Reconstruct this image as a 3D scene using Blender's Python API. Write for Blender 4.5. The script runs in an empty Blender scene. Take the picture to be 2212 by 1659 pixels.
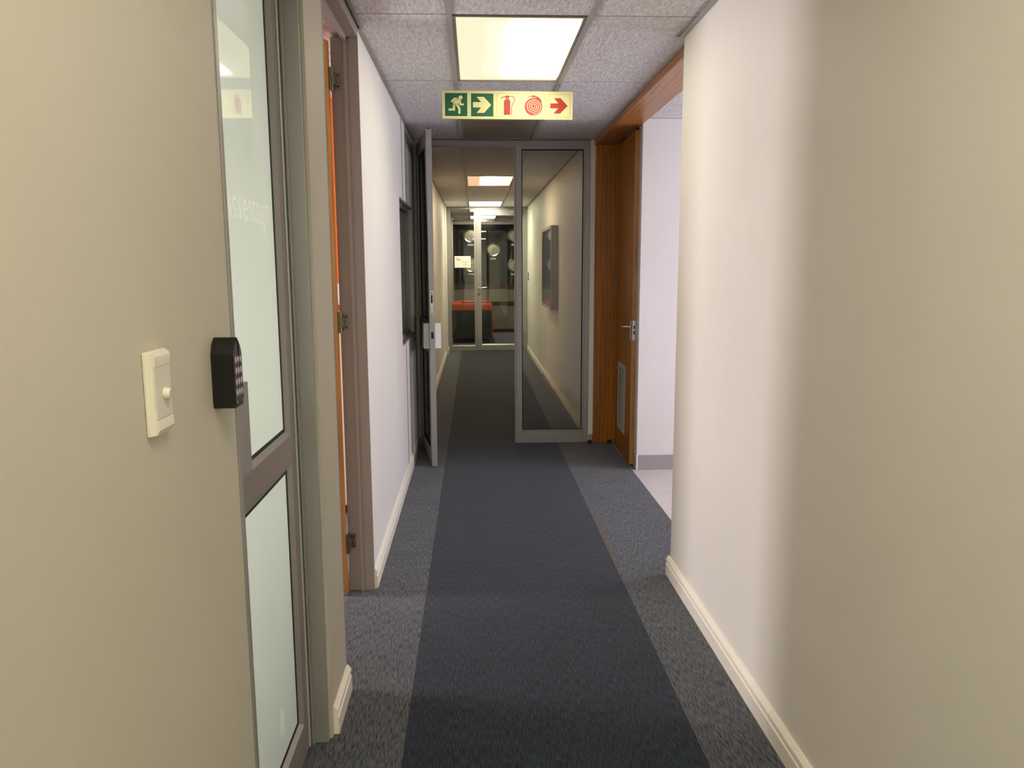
import bpy, bmesh, math, random
from mathutils import Vector, Matrix

random.seed(7)
scene = bpy.context.scene
COL = scene.collection

# ---------------------------------------------------------------- camera
F_PX, PITCH, YAW, ROLL, EYE = 1697.5, 0.1499, 0.0471, -0.0043, 1.5548
cam_d = bpy.data.cameras.new('camera')
cam = bpy.data.objects.new('camera', cam_d)
COL.objects.link(cam)
cam_d.sensor_fit = 'HORIZONTAL'
cam_d.sensor_width = 36.0
cam_d.lens = F_PX / 2212 * 36.0
cam_d.clip_start = 0.02
_fwd = Vector((math.sin(YAW) * math.cos(PITCH), math.cos(YAW) * math.cos(PITCH), -math.sin(PITCH)))
_right = Vector((math.cos(YAW), -math.sin(YAW), 0))
_up = _right.cross(_fwd)
_r = _right * math.cos(ROLL) + _up * math.sin(ROLL)
_u = -_right * math.sin(ROLL) + _up * math.cos(ROLL)
cam.matrix_world = Matrix(((_r.x, _u.x, -_fwd.x, 0), (_r.y, _u.y, -_fwd.y, 0), (_r.z, _u.z, -_fwd.z, EYE), (0, 0, 0, 1)))
scene.camera = cam

# ---------------------------------------------------------------- world, daylight, exposure
w = bpy.data.worlds.new('world')
scene.world = w
w.use_nodes = True
w.node_tree.nodes['Background'].inputs[0].default_value = (0.72, 0.80, 1.0, 1)
w.node_tree.nodes['Background'].inputs[1].default_value = 1.0
scene.view_settings.view_transform = 'Standard'
scene.view_settings.look = 'None'
scene.view_settings.gamma = 1.0
scene.view_settings.use_curve_mapping = False
scene.view_settings.exposure = 0.37
scene.cycles.use_denoising = True
scene.cycles.max_bounces = 10
scene.cycles.diffuse_bounces = 6
scene.cycles.transparent_max_bounces = 12
scene.cycles.sample_clamp_indirect = 6.0
scene.cycles.caustics_reflective = False
scene.cycles.caustics_refractive = False


def window_daylight(name, loc, direction, sx, sy, power, color):
    d = bpy.data.lights.new(name, 'AREA')
    d.shape = 'RECTANGLE'
    d.size = sx
    d.size_y = sy
    d.energy = power
    d.color = color
    o = bpy.data.objects.new(name, d)
    COL.objects.link(o)
    o.location = loc
    o.rotation_euler = Vector(direction).to_track_quat('-Z', 'Z').to_euler()
    return o


# daylight arriving at the windows of the two side rooms
window_daylight('daylight_side_bay', (4.32, 4.75, 1.55), (-1, 0, 0), 1.7, 1.5, 66, (0.88, 0.86, 1.0))
window_daylight('daylight_office', (-4.40, 3.60, 1.25), (1, 0, 0), 0.65, 1.1, 125, (0.99, 0.93, 1.0))
window_daylight('added_frosted_backlight', (-2.28, 1.90, 1.35), (1, 0, 0), 1.0, 0.9, 62, (0.96, 0.97, 1.0))  # added light close behind the frosted pane, brightening that pane alone


# ---------------------------------------------------------------- geometry helpers


class MB:
    def __init__(self):
        self.v = []
        self.f = []

    def add(self, vs, fs):
        n = len(self.v)
        self.v += [tuple(map(float, q)) for q in vs]
        self.f += [tuple(i + n for i in q) for q in fs]
        return self

    def box(self, x0, x1, y0, y1, z0, z1):
        return self.add([(x0, y0, z0), (x1, y0, z0), (x1, y1, z0), (x0, y1, z0),
                         (x0, y0, z1), (x1, y0, z1), (x1, y1, z1), (x0, y1, z1)],
                        [(0, 3, 2, 1), (4, 5, 6, 7), (0, 1, 5, 4), (1, 2, 6, 5), (2, 3, 7, 6), (3, 0, 4, 7)])

    def prism(self, poly, a0, a1, fn):
        """extrude a 2D polygon; fn(p, q, a) -> xyz"""
        n = len(poly)
        vs = [fn(p, q, a0) for p, q in poly] + [fn(p, q, a1) for p, q in poly]
        fs = [tuple(range(n))[::-1], tuple(range(n, 2 * n))]
        fs += [(i, (i + 1) % n, n + (i + 1) % n, n + i) for i in range(n)]
        return self.add(vs, fs)

    def cyl(self, p0, p1, r, seg=12, r1=None):
        p0, p1 = Vector(p0), Vector(p1)
        r1 = r if r1 is None else r1
        d = (p1 - p0).normalized()
        a = d.orthogonal().normalized()
        b = d.cross(a)
        vs = []
        for p, rr in ((p0, r), (p1, r1)):
            for i in range(seg):
                t = 2 * math.pi * i / seg
                vs.append(p + (a * math.cos(t) + b * math.sin(t)) * rr)
        fs = [tuple(range(seg))[::-1], tuple(range(seg, 2 * seg))]
        fs += [(i, (i + 1) % seg, seg + (i + 1) % seg, seg + i) for i in range(seg)]
        return self.add(vs, fs)

    def tube(self, pts, r, seg=8):
        pts = [Vector(p) for p in pts]
        rings = []
        for i, p in enumerate(pts):
            t = (pts[min(i + 1, len(pts) - 1)] - pts[max(i - 1, 0)]).normalized()
            if i == 0:
                a = t.orthogonal().normalized()
            else:
                a = (a - t * a.dot(t)).normalized()
            b = t.cross(a)
            rings.append([p + (a * math.cos(2 * math.pi * k / seg) + b * math.sin(2 * math.pi * k / seg)) * r for k in range(seg)])
        vs = [q for ring in rings for q in ring]
        fs = [tuple(range(seg))[::-1], tuple(range((len(pts) - 1) * seg, len(pts) * seg))]
        for i in range(len(pts) - 1):
            for k in range(seg):
                fs.append((i * seg + k, i * seg + (k + 1) % seg, (i + 1) * seg + (k + 1) % seg, (i + 1) * seg + k))
        return self.add(vs, fs)

    def lathe(self, prof, fn, seg=40):
        """prof: list of (r, h); fn(x, y, h) -> xyz"""
        n = len(prof)
        vs = []
        for i in range(seg):
            t = 2 * math.pi * i / seg
            for r, h in prof:
                vs.append(fn(r * math.cos(t), r * math.sin(t), h))
        fs = []
        for i in range(seg):
            j = (i + 1) % seg
            for k in range(n - 1):
                fs.append((i * n + k, j * n + k, j * n + k + 1, i * n + k + 1))
        return self.add(vs, fs)

    def stroke(self, pts, wd, fn, closed=False):
        """flat ribbon with mitred joints; fn(u, v) -> xyz"""
        P = [Vector(p) for p in pts]
        n = len(P)
        L, R = [], []
        for i in range(n):
            a = P[(i - 1) % n] if (i > 0 or closed) else None
            c = P[(i + 1) % n] if (i < n - 1 or closed) else None
            d0 = (P[i] - a).normalized() if a is not None else None
            d1 = (c - P[i]).normalized() if c is not None else None
            if d0 is None:
                d0 = d1
            if d1 is None:
                d1 = d0
            n0 = Vector((-d0.y, d0.x))
            n1 = Vector((-d1.y, d1.x))
            m = n0 + n1
            if m.length < 1e-6:
                m = n0
            m.normalize()
            k = wd / 2 / max(0.4, m.dot(n0))
            L.append(P[i] + m * k)
            R.append(P[i] - m * k)
        vs = [fn(*q) for q in L] + [fn(*q) for q in R]
        cnt = n if closed else n - 1
        return self.add(vs, [(i, n + i, n + (i + 1) % n, (i + 1) % n) for i in range(cnt)])

    def build(self, name, mat, parent=None, org=(0, 0, 0), bevel=0.0, smooth=False, segs=2):
        me = bpy.data.meshes.new(name)
        o = Vector(org)
        me.from_pydata([tuple(Vector(q) - o) for q in self.v], [], self.f)
        bm = bmesh.new()
        bm.from_mesh(me)
        bmesh.ops.recalc_face_normals(bm, faces=bm.faces)
        if bevel:
            ed = [e for e in bm.edges if len(e.link_faces) == 2 and e.calc_face_angle(0) > 0.5]
            bmesh.ops.bevel(bm, geom=ed, offset=bevel, segments=segs, profile=0.6, affect='EDGES', clamp_overlap=True)
        bm.to_mesh(me)
        bm.free()
        if smooth:
            for q in me.polygons:
                q.use_smooth = True
            try:
                me.set_sharp_from_angle(angle=math.radians(40))
            except Exception:
                pass
        if mat:
            me.materials.append(mat)
        ob = bpy.data.objects.new(name, me)
        COL.objects.link(ob)
        if parent is not None:
            ob.parent = parent
        else:
            ob.location = o
        return ob


def tag(o, label, cat, group=None, kind=None):
    o['label'] = label
    o['category'] = cat
    if group:
        o['group'] = group
    if kind:
        o['kind'] = kind
    return o


def thing(name, label, cat, loc, group=None, kind=None, rot=(0, 0, 0)):
    o = bpy.data.objects.new(name, None)
    COL.objects.link(o)
    o.empty_display_size = 0.05
    o.location = loc
    o.rotation_euler = rot
    return tag(o, label, cat, group, kind)


def struct(name, mb, mat, label, cat, org=(0, 0, 0), bevel=0.0):
    return tag(mb.build(name, mat, None, org, bevel), label, cat, None, 'structure')


def dup(o, parent=None):
    c = o.copy()
    COL.objects.link(c)
    if parent is not None:
        c.parent = parent
    for ch in list(o.children):
        dup(ch, c)
    return c


def text_part(name, body, size, mat, parent, fn, sx=1.0, extrude=0.0):
    """lettering as a flat mesh; fn(u, v, w) -> xyz in the parent's space"""
    cu = bpy.data.curves.new(name, 'FONT')
    cu.body = body
    cu.size = size
    cu.align_x = 'CENTER'
    cu.resolution_u = 3
    to = bpy.data.objects.new(name + '_tmp', cu)
    COL.objects.link(to)
    dg = bpy.context.evaluated_depsgraph_get()
    me = bpy.data.meshes.new_from_object(to.evaluated_get(dg))
    bpy.data.objects.remove(to)
    for q in me.vertices:
        q.co = fn(q.co.x * sx, q.co.y, q.co.z)
    me.materials.clear()
    me.materials.append(mat)
    me.name = name
    o = bpy.data.objects.new(name, me)
    COL.objects.link(o)
    o.parent = parent
    return o


# ---------------------------------------------------------------- materials


def lin(r, g, b):
    return tuple(((c / 255) / 12.92 if c / 255 <= 0.04045 else ((c / 255 + 0.055) / 1.055) ** 2.4) for c in (r, g, b)) + (1,)


class NT:
    def __init__(self, name):
        self.m = bpy.data.materials.new(name)
        self.m.use_nodes = True
        self.t = self.m.node_tree
        self.b = self.t.nodes['Principled BSDF']
        self.out = self.t.nodes['Material Output']

    def n(self, kind, **kw):
        q = self.t.nodes.new(kind)
        for k, v in kw.items():
            if k in q.inputs:
                q.inputs[k].default_value = v
            else:
                setattr(q, k, v)
        return q

    def l(self, a, b):
        self.t.links.new(a, b)

    def coords(self, scale=(1, 1, 1)):
        tc = self.n('ShaderNodeTexCoord')
        mp = self.n('ShaderNodeMapping')
        mp.inputs['Scale'].default_value = scale
        self.l(tc.outputs['Object'], mp.inputs['Vector'])
        return mp.outputs['Vector']

    def noise(self, vec, scale, detail=3, rough=0.5):
        q = self.n('ShaderNodeTexNoise')
        q.inputs['Scale'].default_value = scale
        q.inputs['Detail'].default_value = detail
        q.inputs['Roughness'].default_value = rough
        self.l(vec, q.inputs['Vector'])
        return q.outputs['Fac']

    def ramp(self, fac, stops):
        q = self.n('ShaderNodeValToRGB')
        e = q.color_ramp.elements
        while len(e) < len(stops):
            e.new(0.5)
        for i, (p, c) in enumerate(stops):
            e[i].position = p
            e[i].color = c
        self.l(fac, q.inputs['Fac'])
        return q.outputs['Color']

    def bump(self, h, strength, dist):
        q = self.n('ShaderNodeBump')
        q.inputs['Strength'].default_value = strength
        q.inputs['Distance'].default_value = dist
        self.l(h, q.inputs['Height'])
        self.l(q.outputs['Normal'], self.b.inputs['Normal'])


def plain(name, col, rough=0.5, metal=0.0, spec=0.5, coat=0.0):
    t = NT(name)
    t.b.inputs['Base Color'].default_value = col
    t.b.inputs['Roughness'].default_value = rough
    t.b.inputs['Metallic'].default_value = metal
    t.b.inputs['Specular IOR Level'].default_value = spec
    t.b.inputs['Coat Weight'].default_value = coat
    return t.m


def shade(c, k):
    return (min(1, c[0] * k), min(1, c[1] * k), min(1, c[2] * k), 1)


def paint(name, col, rough=0.55, spec=0.35):
    t = NT(name)
    v = t.coords()
    f = t.noise(v, 1.3, 4, 0.6)
    c = t.ramp(f, [(0.3, shade(col, 0.96)), (0.7, shade(col, 1.03))])
    t.l(c, t.b.inputs['Base Color'])
    t.b.inputs['Roughness'].default_value = rough
    t.b.inputs['Specular IOR Level'].default_value = spec
    t.bump(t.noise(v, 260, 3), 0.08, 0.002)
    return t.m


def carpet(name, dark, light, rib=1.0):
    t = NT(name)
    v = t.coords((240, 22, 240))
    f = t.noise(v, 1.0, 3, 0.65)
    v2 = t.coords((1, 1, 1))
    g = t.noise(v2, 5.0, 4, 0.6)
    mx = t.n('ShaderNodeMix', data_type='FLOAT')
    mx.inputs[0].default_value = 0.10
    t.l(f, mx.inputs[2])
    t.l(g, mx.inputs[3])
    c = t.ramp(mx.outputs[0], [(0.39, dark), (0.60, light)])
    t.l(c, t.b.inputs['Base Color'])
    t.b.inputs['Roughness'].default_value = 0.95
    t.b.inputs['Specular IOR Level'].default_value = 0.15
    t.b.inputs['Sheen Weight'].default_value = 0.15
    t.bump(f, 0.35 * rib, 0.003)
    return t.m


def wood(name, dark, light, axis='z', rough=0.38, coat=0.25):
    t = NT(name)
    sc = {'z': (15, 15, 1.3), 'y': (15, 1.3, 15)}[axis]
    v = t.coords(sc)
    f = t.noise(v, 1.0, 4, 0.65)
    sc2 = {'z': (170, 170, 6), 'y': (170, 6, 170)}[axis]
    g = t.noise(t.coords(sc2), 1.0, 2, 0.5)
    sc3 = {'z': (5, 5, 0.7), 'y': (5, 0.7, 5)}[axis]
    wv = t.n('ShaderNodeTexWave')
    wv.inputs['Scale'].default_value = 1.6
    wv.inputs['Distortion'].default_value = 7.0
    wv.inputs['Detail'].default_value = 2.0
    t.l(t.coords(sc3), wv.inputs['Vector'])
    a = t.n('ShaderNodeMath', operation='MULTIPLY_ADD')
    t.l(f, a.inputs[0])
    a.inputs[1].default_value = 0.55
    b2 = t.n('ShaderNodeMath', operation='MULTIPLY_ADD')
    t.l(g, b2.inputs[0])
    b2.inputs[1].default_value = 0.25
    wm = t.n('ShaderNodeMath', operation='MULTIPLY')
    t.l(wv.outputs['Fac'], wm.inputs[0])
    wm.inputs[1].default_value = 0.12
    t.l(wm.outputs[0], b2.inputs[2])
    t.l(b2.outputs[0], a.inputs[2])
    c = t.ramp(a.outputs[0], [(0.26, dark), (0.66, light)])
    t.l(c, t.b.inputs['Base Color'])
    t.b.inputs['Roughness'].default_value = rough
    t.b.inputs['Coat Weight'].default_value = coat
    t.b.inputs['Coat Roughness'].default_value = 0.25
    t.bump(g, 0.06, 0.002)
    return t.m


def tile_ceiling(name):
    t = NT(name)
    f = t.noise(t.coords((70, 20, 70)), 1.0, 4, 0.6)
    c = t.ramp(f, [(0.35, lin(196, 193, 192)), (0.65, lin(226, 223, 222))])
    t.l(c, t.b.inputs['Base Color'])
    t.b.inputs['Roughness'].default_value = 0.85
    t.b.inputs['Specular IOR Level'].default_value = 0.1
    t.bump(f, 0.6, 0.012)
    return t.m


def metal(name, col, rough=0.42, m=0.55):
    t = NT(name)
    t.b.inputs['Base Color'].default_value = col
    t.b.inputs['Metallic'].default_value = m
    t.b.inputs['Roughness'].default_value = rough
    t.bump(t.noise(t.coords((60, 60, 8)), 4.0, 2), 0.02, 0.001)
    return t.m


def glass(name, tint=(0.93, 0.95, 0.94, 1), gloss=(1, 1, 1, 1), ior=1.5):
    t = NT(name)
    t.t.nodes.remove(t.b)
    fr = t.n('ShaderNodeFresnel')
    fr.inputs['IOR'].default_value = ior
    tr = t.n('ShaderNodeBsdfTransparent')
    tr.inputs['Color'].default_value = tint
    gl = t.n('ShaderNodeBsdfGlossy')
    gl.inputs['Color'].default_value = gloss
    gl.inputs['Roughness'].default_value = 0.01
    mx = t.n('ShaderNodeMixShader')
    t.l(fr.outputs[0], mx.inputs[0])
    t.l(tr.outputs[0], mx.inputs[1])
    t.l(gl.outputs[0], mx.inputs[2])
    t.l(mx.outputs[0], t.out.inputs['Surface'])
    return t.m


def frosted(name, col, trans):
    """white obscured pane: passes scattered light from the room behind, polished face"""
    t = NT(name)
    t.t.nodes.remove(t.b)
    df = t.n('ShaderNodeBsdfDiffuse')
    df.inputs['Color'].default_value = col
    tl = t.n('ShaderNodeBsdfTranslucent')
    tl.inputs['Color'].default_value = trans
    m1 = t.n('ShaderNodeMixShader')
    m1.inputs[0].default_value = 0.88
    t.l(df.outputs[0], m1.inputs[1])
    t.l(tl.outputs[0], m1.inputs[2])
    fr = t.n('ShaderNodeFresnel')
    fr.inputs['IOR'].default_value = 1.5
    gl = t.n('ShaderNodeBsdfGlossy')
    gl.inputs['Roughness'].default_value = 0.0
    m2 = t.n('ShaderNodeMixShader')
    t.l(fr.outputs[0], m2.inputs[0])
    t.l(m1.outputs[0], m2.inputs[1])
    t.l(gl.outputs[0], m2.inputs[2])
    t.l(m2.outputs[0], t.out.inputs['Surface'])
    return t.m


def lamp_diffuser(name, low, low_s, high, high_s, stops):
    """acrylic lamp cover lit by fluorescent tubes lying along its local y axis"""
    t = NT(name)
    t.t.nodes.remove(t.b)
    tc = t.n('ShaderNodeTexCoord')
    sp = t.n('ShaderNodeSeparateXYZ')
    t.l(tc.outputs['Object'], sp.inputs[0])
    mr = t.n('ShaderNodeMapRange')
    mr.inputs['From Min'].default_value = -0.29
    mr.inputs['From Max'].default_value = 0.29
    t.l(sp.outputs['X'], mr.inputs['Value'])
    rx = t.ramp(mr.outputs[0], [(p, (k, k, k, 1)) for p, k in stops])
    ay = t.n('ShaderNodeMath', operation='ABSOLUTE')
    t.l(sp.outputs['Y'], ay.inputs[0])
    my = t.n('ShaderNodeMapRange')
    my.interpolation_type = 'SMOOTHSTEP'
    my.inputs['From Min'].default_value = 0.56
    my.inputs['From Max'].default_value = 0.40
    t.l(ay.outputs[0], my.inputs['Value'])
    mu = t.n('ShaderNodeMath', operation='MULTIPLY')
    t.l(rx, mu.inputs[0])
    t.l(my.outputs[0], mu.inputs[1])
    e1 = t.n('ShaderNodeEmission')
    e1.inputs['Color'].default_value = low
    e1.inputs['Strength'].default_value = low_s
    e2 = t.n('ShaderNodeEmission')
    e2.inputs['Color'].default_value = high
    e2.inputs['Strength'].default_value = high_s
    mx = t.n('ShaderNodeMixShader')
    t.l(mu.outputs[0], mx.inputs[0])
    t.l(e1.outputs[0], mx.inputs[1])
    t.l(e2.outputs[0], mx.inputs[2])
    t.l(mx.outputs[0], t.out.inputs['Surface'])
    return t.m


M = {}
M['cream'] = paint('cream_wall_paint', lin(234, 229, 218))
M['olive'] = paint('olive_beige_wall_paint', lin(198, 192, 176))
M['white'] = paint('white_wall_paint', lin(232, 228, 220))
M['baywhite'] = paint('bay_wall_paint', lin(226, 222, 220))
M['orange'] = paint('orange_wall_paint', lin(232, 120, 50))
M['base'] = plain('baseboard_gloss_paint', lin(246, 239, 222), 0.28, spec=0.5)
M['runner'] = carpet('charcoal_blue_carpet', lin(10, 17, 26), lin(43, 55, 67))
M['side'] = carpet('warm_grey_carpet', lin(46, 48, 52), lin(100, 103, 108))
M['office_carpet'] = carpet('blue_grey_carpet', lin(92, 92, 108), lin(130, 130, 148))
M['seam'] = plain('worn_seam', lin(96, 82, 62), 0.9)
M['oak'] = wood('oak_door_veneer', lin(122, 66, 2), lin(180, 112, 12), coat=0.06)
M['oaky'] = wood('oak_head_lining', lin(126, 74, 26), lin(190, 128, 66), 'y')
M['oakedge'] = wood('oak_door_lipping', lin(136, 84, 26), lin(192, 136, 62))
M['tile'] = tile_ceiling('textured_ceiling_tile')
M['bar'] = plain('ceiling_grid_enamel', lin(168, 168, 162), 0.45)
M['dark'] = plain('dark_void', lin(26, 25, 24), 0.9)
M['alu'] = metal('natural_anodised_aluminium', lin(160, 157, 152), m=0.35)
M['alul'] = metal('bright_aluminium_bead', lin(196, 198, 196), m=0.3)
M['alud'] = metal('bronze_grey_aluminium', lin(152, 143, 134), m=0.35)
M['steel_paint'] = plain('taupe_enamel_steel', lin(156, 148, 140), 0.42)
M['grey_paint'] = plain('grey_enamel_frame', lin(158, 154, 146), 0.45)
M['gasket'] = plain('black_rubber_gasket', lin(14, 14, 14), 0.6)
M['chrome'] = plain('satin_chrome', lin(200, 200, 198), 0.22, 1.0)
M['hinge'] = plain('dull_steel_hinge', lin(128, 124, 112), 0.35, 0.9)
M['glass'] = glass('clear_glass')
M['tint'] = plain('opaque_green_reflection_tone', lin(66, 80, 80), 0.06)  # opaque colour stands in for the grey-green reflection on the glass
M['frost'] = frosted('frosted_white_glass', lin(206, 212, 202), lin(230, 233, 222))
_t = NT('pale_film_lettering')
_t.t.nodes.remove(_t.b)
_a = _t.n('ShaderNodeAddShader')
_c = _t.n('ShaderNodeBsdfTransparent')
_d = _t.n('ShaderNodeBsdfDiffuse')
_d.inputs['Color'].default_value = (0.12, 0.12, 0.10, 1)
_t.l(_c.outputs[0], _a.inputs[0])
_t.l(_d.outputs[0], _a.inputs[1])
_t.l(_a.outputs[0], _t.out.inputs['Surface'])
M['etch'] = _t.m
M['wplastic'] = plain('ivory_plastic', lin(232, 228, 206), 0.35)
M['bplastic'] = plain('black_plastic', lin(12, 12, 10), 0.3)
M['key'] = plain('silver_keys', lin(196, 186, 186), 0.3, 0.6)
M['lumin'] = plain('photoluminescent_yellow', lin(226, 224, 160), 0.4)
M['green'] = plain('sign_green', lin(14, 92, 60), 0.45)
M['red'] = plain('sign_red', lin(176, 40, 24), 0.45)
M['redline'] = plain('sign_faint_red_line', lin(196, 150, 90), 0.4)
M['skirt'] = plain('grey_ceramic_skirting', lin(158, 152, 154), 0.35)
M['ledge'] = plain('beige_mortar_ledge', lin(196, 184, 156), 0.8)
M['ftile'] = plain('pale_porcelain_tile', lin(204, 197, 192), 0.3)
M['grout'] = plain('tile_grout', lin(150, 146, 142), 0.9)
M['vent'] = plain('vent_grey_enamel', lin(176, 172, 160), 0.45)
M['unlit'] = plain('unlit_acrylic_diffuser', lin(120, 108, 86), 0.3)
M['blackgloss'] = plain('polished_black_wall', lin(15, 15, 13), 0.22, spec=0.35)
M['cherry'] = wood('dark_red_wood_band', lin(44, 16, 10), lin(74, 28, 16), 'z')
M['panel'] = paint('grey_beige_dado_panel', lin(142, 133, 116))
M['sofa_o'] = plain('orange_leather', lin(216, 96, 44), 0.4)
M['sofa_g'] = plain('dark_green_leather', lin(50, 58, 52), 0.45)
M['clockface'] = plain('silver_clock_dial', lin(206, 200, 180), 0.3, 0.55)
M['clockhand'] = plain('dark_clock_hand', lin(40, 38, 34), 0.4)
M['paper'] = plain('white_paper', lin(232, 234, 226), 0.7)
M['inkred'] = plain('red_orange_ink', lin(206, 84, 60), 0.7)
M['inkgrey'] = plain('pale_red_ink', lin(196, 140, 122), 0.7)
M['cab'] = plain('cream_cabinet_laminate', lin(226, 208, 184), 0.5)
M['cabtop'] = plain('brown_cabinet_top', lin(142, 88, 60), 0.5)
M['streaked_backing'] = None

# ---------------------------------------------------------------- main dimensions
XN = -0.487          # face of the near left wall and the pier
XL = -0.503          # face of the left wall further on
XR = 0.972           # face of the right wall
ZC = 2.595           # ceiling
YP = 6.79            # first glazed partition, front face
YE = 14.45           # end partition, front face
YB = 18.5            # back wall of the lobby
XO = 1.228           # side bay wall with the oak door

# ---------------------------------------------------------------- floor
fl = struct('floor', MB().box(-4.3, 1.19, -5.2, 18.7, -0.12, -0.012).box(1.19, 3.2, -5.2, -0.7, -0.12, -0.012).box(1.19, 3.2, YP + 0.1, 18.7, -0.12, -0.012),
            M['grout'], 'carpeted floor of the long corridor and lobby', 'floor')
MB().box(-0.246, 0.721, -0.9, YE + 0.05, -0.012, 0.0).build('carpet_runner', M['runner'], fl)
MB().box(-0.62, -0.246, -0.9, YE + 0.05, -0.012, 0.0).build('carpet_strip', M['side'], fl)
MB().box(0.721, 1.19, -0.9, YE + 0.05, -0.012, 0.0).build('carpet_strip', M['side'], fl)
MB().box(-4.2, -0.62, 0.9, 5.25, -0.012, 0.0).build('office_carpet', M['office_carpet'], fl)
MB().box(-0.5, 3.1, YE + 0.05, YB, -0.012, 0.0).build('lobby_carpet', M['office_carpet'], fl)
MB().box(-2.1, 3.0, -5.0, -0.9, -0.012, 0.0).build('rear_carpet', M['side'], fl)
MB().box(0.716, 0.728, 3.75, 4.55, 0.0, 0.0012).build('carpet_seam', M['seam'], fl)

fb = struct('floor', MB().box(1.19, 2.3, 5.83, YP + 0.1, -0.12, -0.010).box(1.19, 4.25, 3.75, 5.83, -0.12, -0.010), M['grout'],
            'pale tiled floor of the side bay beyond the corridor carpet', 'floor')
tm = None
for i in range(5):
    for j in range(4):
        y1 = 5.815 - j * 0.62
        y0 = max(y1 - 0.616, 3.755)
        x0 = 1.193 + i * 0.62
        x1 = min(x0 + 0.616, 4.245)
        if y1 - y0 > 0.1:
            MB().box(x0, x1, y0, y1, -0.010, 0.0).build('tile', M['ftile'], fb, bevel=0.001, segs=1)

# ---------------------------------------------------------------- walls
TH = 0.115
struct('wall_left', MB().box(XN - TH, XN, -0.9, 1.59, 0, ZC), M['olive'],
       'beige wall carrying the push button and black keypad', 'wall')
struct('wall_left', MB().box(XN - TH, XN, 2.44, 2.735, 0, ZC), M['olive'],
       'narrow beige wall pier between frosted door and oak door', 'wall')
wl = MB()
wl.box(XL - TH, XL, 3.665, 5.50, 0, ZC)
wl.box(XL - TH, XL, 5.50, 6.58, 0, 1.0)
wl.box(XL - TH, XL, 5.50, 6.58, 2.02, ZC)
wl.box(XL - TH, XL, 6.58, 13.60, 0, ZC)
struct('wall_left', wl, M['white'], 'long white corridor wall with the dark internal window', 'wall')
struct('wall_left', MB().box(XL - TH, XL - 0.05, 13.60, 13.86, 0, ZC).box(XL - TH, -0.487, 13.86, YE, 0, ZC),
       M['white'], 'short wall return beside the far glass door', 'wall')
struct('wall_right', MB().box(XR, XR + 0.115, -0.9, 3.745, 0, ZC), M['cream'],
       'smooth cream wall ending before the side bay', 'wall')
struct('wall_right', MB().box(XR, 1.222, YP + 0.055, 14.6, 0, ZC).box(0.992, 1.034, YP, YP + 0.055, 0, ZC), M['cream'],
       'cream corridor wall behind the glass partition with the display case', 'wall')
wb = MB()
wb.box(XO, 4.25, 5.82, 5.95, 0, ZC)
wb.box(XO, 1.36, 5.95, 5.952, 0, ZC)
struct('wall_front', wb, M['baywhite'], 'bright white wall of the side bay with grey skirting', 'wall')
wbr = MB()
wbr.box(4.2, 4.28, 3.64, 3.9, 0, ZC).box(4.2, 4.28, 5.6, 5.95, 0, ZC).box(4.2, 4.28, 3.9, 5.6, 0, 0.8).box(4.2, 4.28, 3.9, 5.6, 2.3, ZC)
struct('wall_right', wbr, M['baywhite'], 'outer wall of the side bay around its window', 'wall')
struct('wall_back', MB().box(XR + 0.115, 4.28, 3.64, 3.745, 0, ZC), M['baywhite'], 'rear wall of the side bay', 'wall')
struct('wall_back', MB().box(-2.2, 3.1, -5.1, -5.0, 0, ZC), M['cream'], 'rear room end wall', 'wall')
struct('wall_left', MB().box(-2.2, -2.1, -5.0, -0.8, 0, ZC).box(-2.1, XN - TH, -0.9, -0.8, 0, ZC), M['cream'], 'rear room wall on the keypad side', 'wall')
struct('wall_right', MB().box(3.0, 3.1, -5.0, -0.8, 0, ZC).box(XR + 0.115, 3.0, -0.9, -0.8, 0, ZC), M['cream'], 'rear room wall on the cream wall side', 'wall')
# cupboard behind the oak door with the grille
struct('wall_right', MB().box(1.36, 2.2, 6.79, 6.85, 0, ZC).box(2.1, 2.2, 5.95, 6.79, 0, ZC), M['grey_paint'],
       'inside of the closet behind the vented oak door', 'wall')
# office on the left
struct('wall_front', MB().box(-4.2, XL - TH, 5.2, 5.3, 0, ZC), M['orange'], 'orange painted office wall behind the open oak door', 'wall')
wo = MB()
for ya, yb, w0, w1_ in ((2.55, 5.3, 3.2, 4.0),):
    wo.box(-4.3, -4.2, ya, w0, 0, ZC).box(-4.3, -4.2, w1_, yb, 0, ZC).box(-4.3, -4.2, w0, w1_, 0, 0.7).box(-4.3, -4.2, w0, w1_, 2.3, ZC)
struct('wall_left', wo, M['white'], 'outer office wall around its window', 'wall')
wf_ = MB().box(-2.2, -2.1, 0.9, 1.4, 0, ZC).box(-2.2, -2.1, 2.4, 2.55, 0, ZC).box(-2.2, -2.1, 1.4, 2.4, 0, 0.9).box(-2.2, -2.1, 1.4, 2.4, 1.8, ZC)
struct('wall_left', wf_, M['white'], 'unseen window wall added close behind the frosted door to backlight it', 'wall')  # unseen wall and opening set close to shape the light on the pane
struct('wall_back', MB().box(-4.3, XN - TH, 0.8, 0.9, 0, ZC), M['white'], 'rear wall of the room behind the frosted door', 'wall')
struct('wall_back', MB().box(-4.2, XN - TH, 2.55, 2.63, 0, ZC), M['white'], 'unseen wall added to keep office and frosted door light apart', 'wall')  # unseen divider added so the two window lights stay separate
struct('wall_left', MB().box(-2.2, -2.1, 5.3, 7.6, 0, ZC).box(-2.1, XL - TH, 7.5, 7.6, 0, ZC), M['grey_paint'],
       'dim room wall behind the internal window', 'wall')
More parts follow.
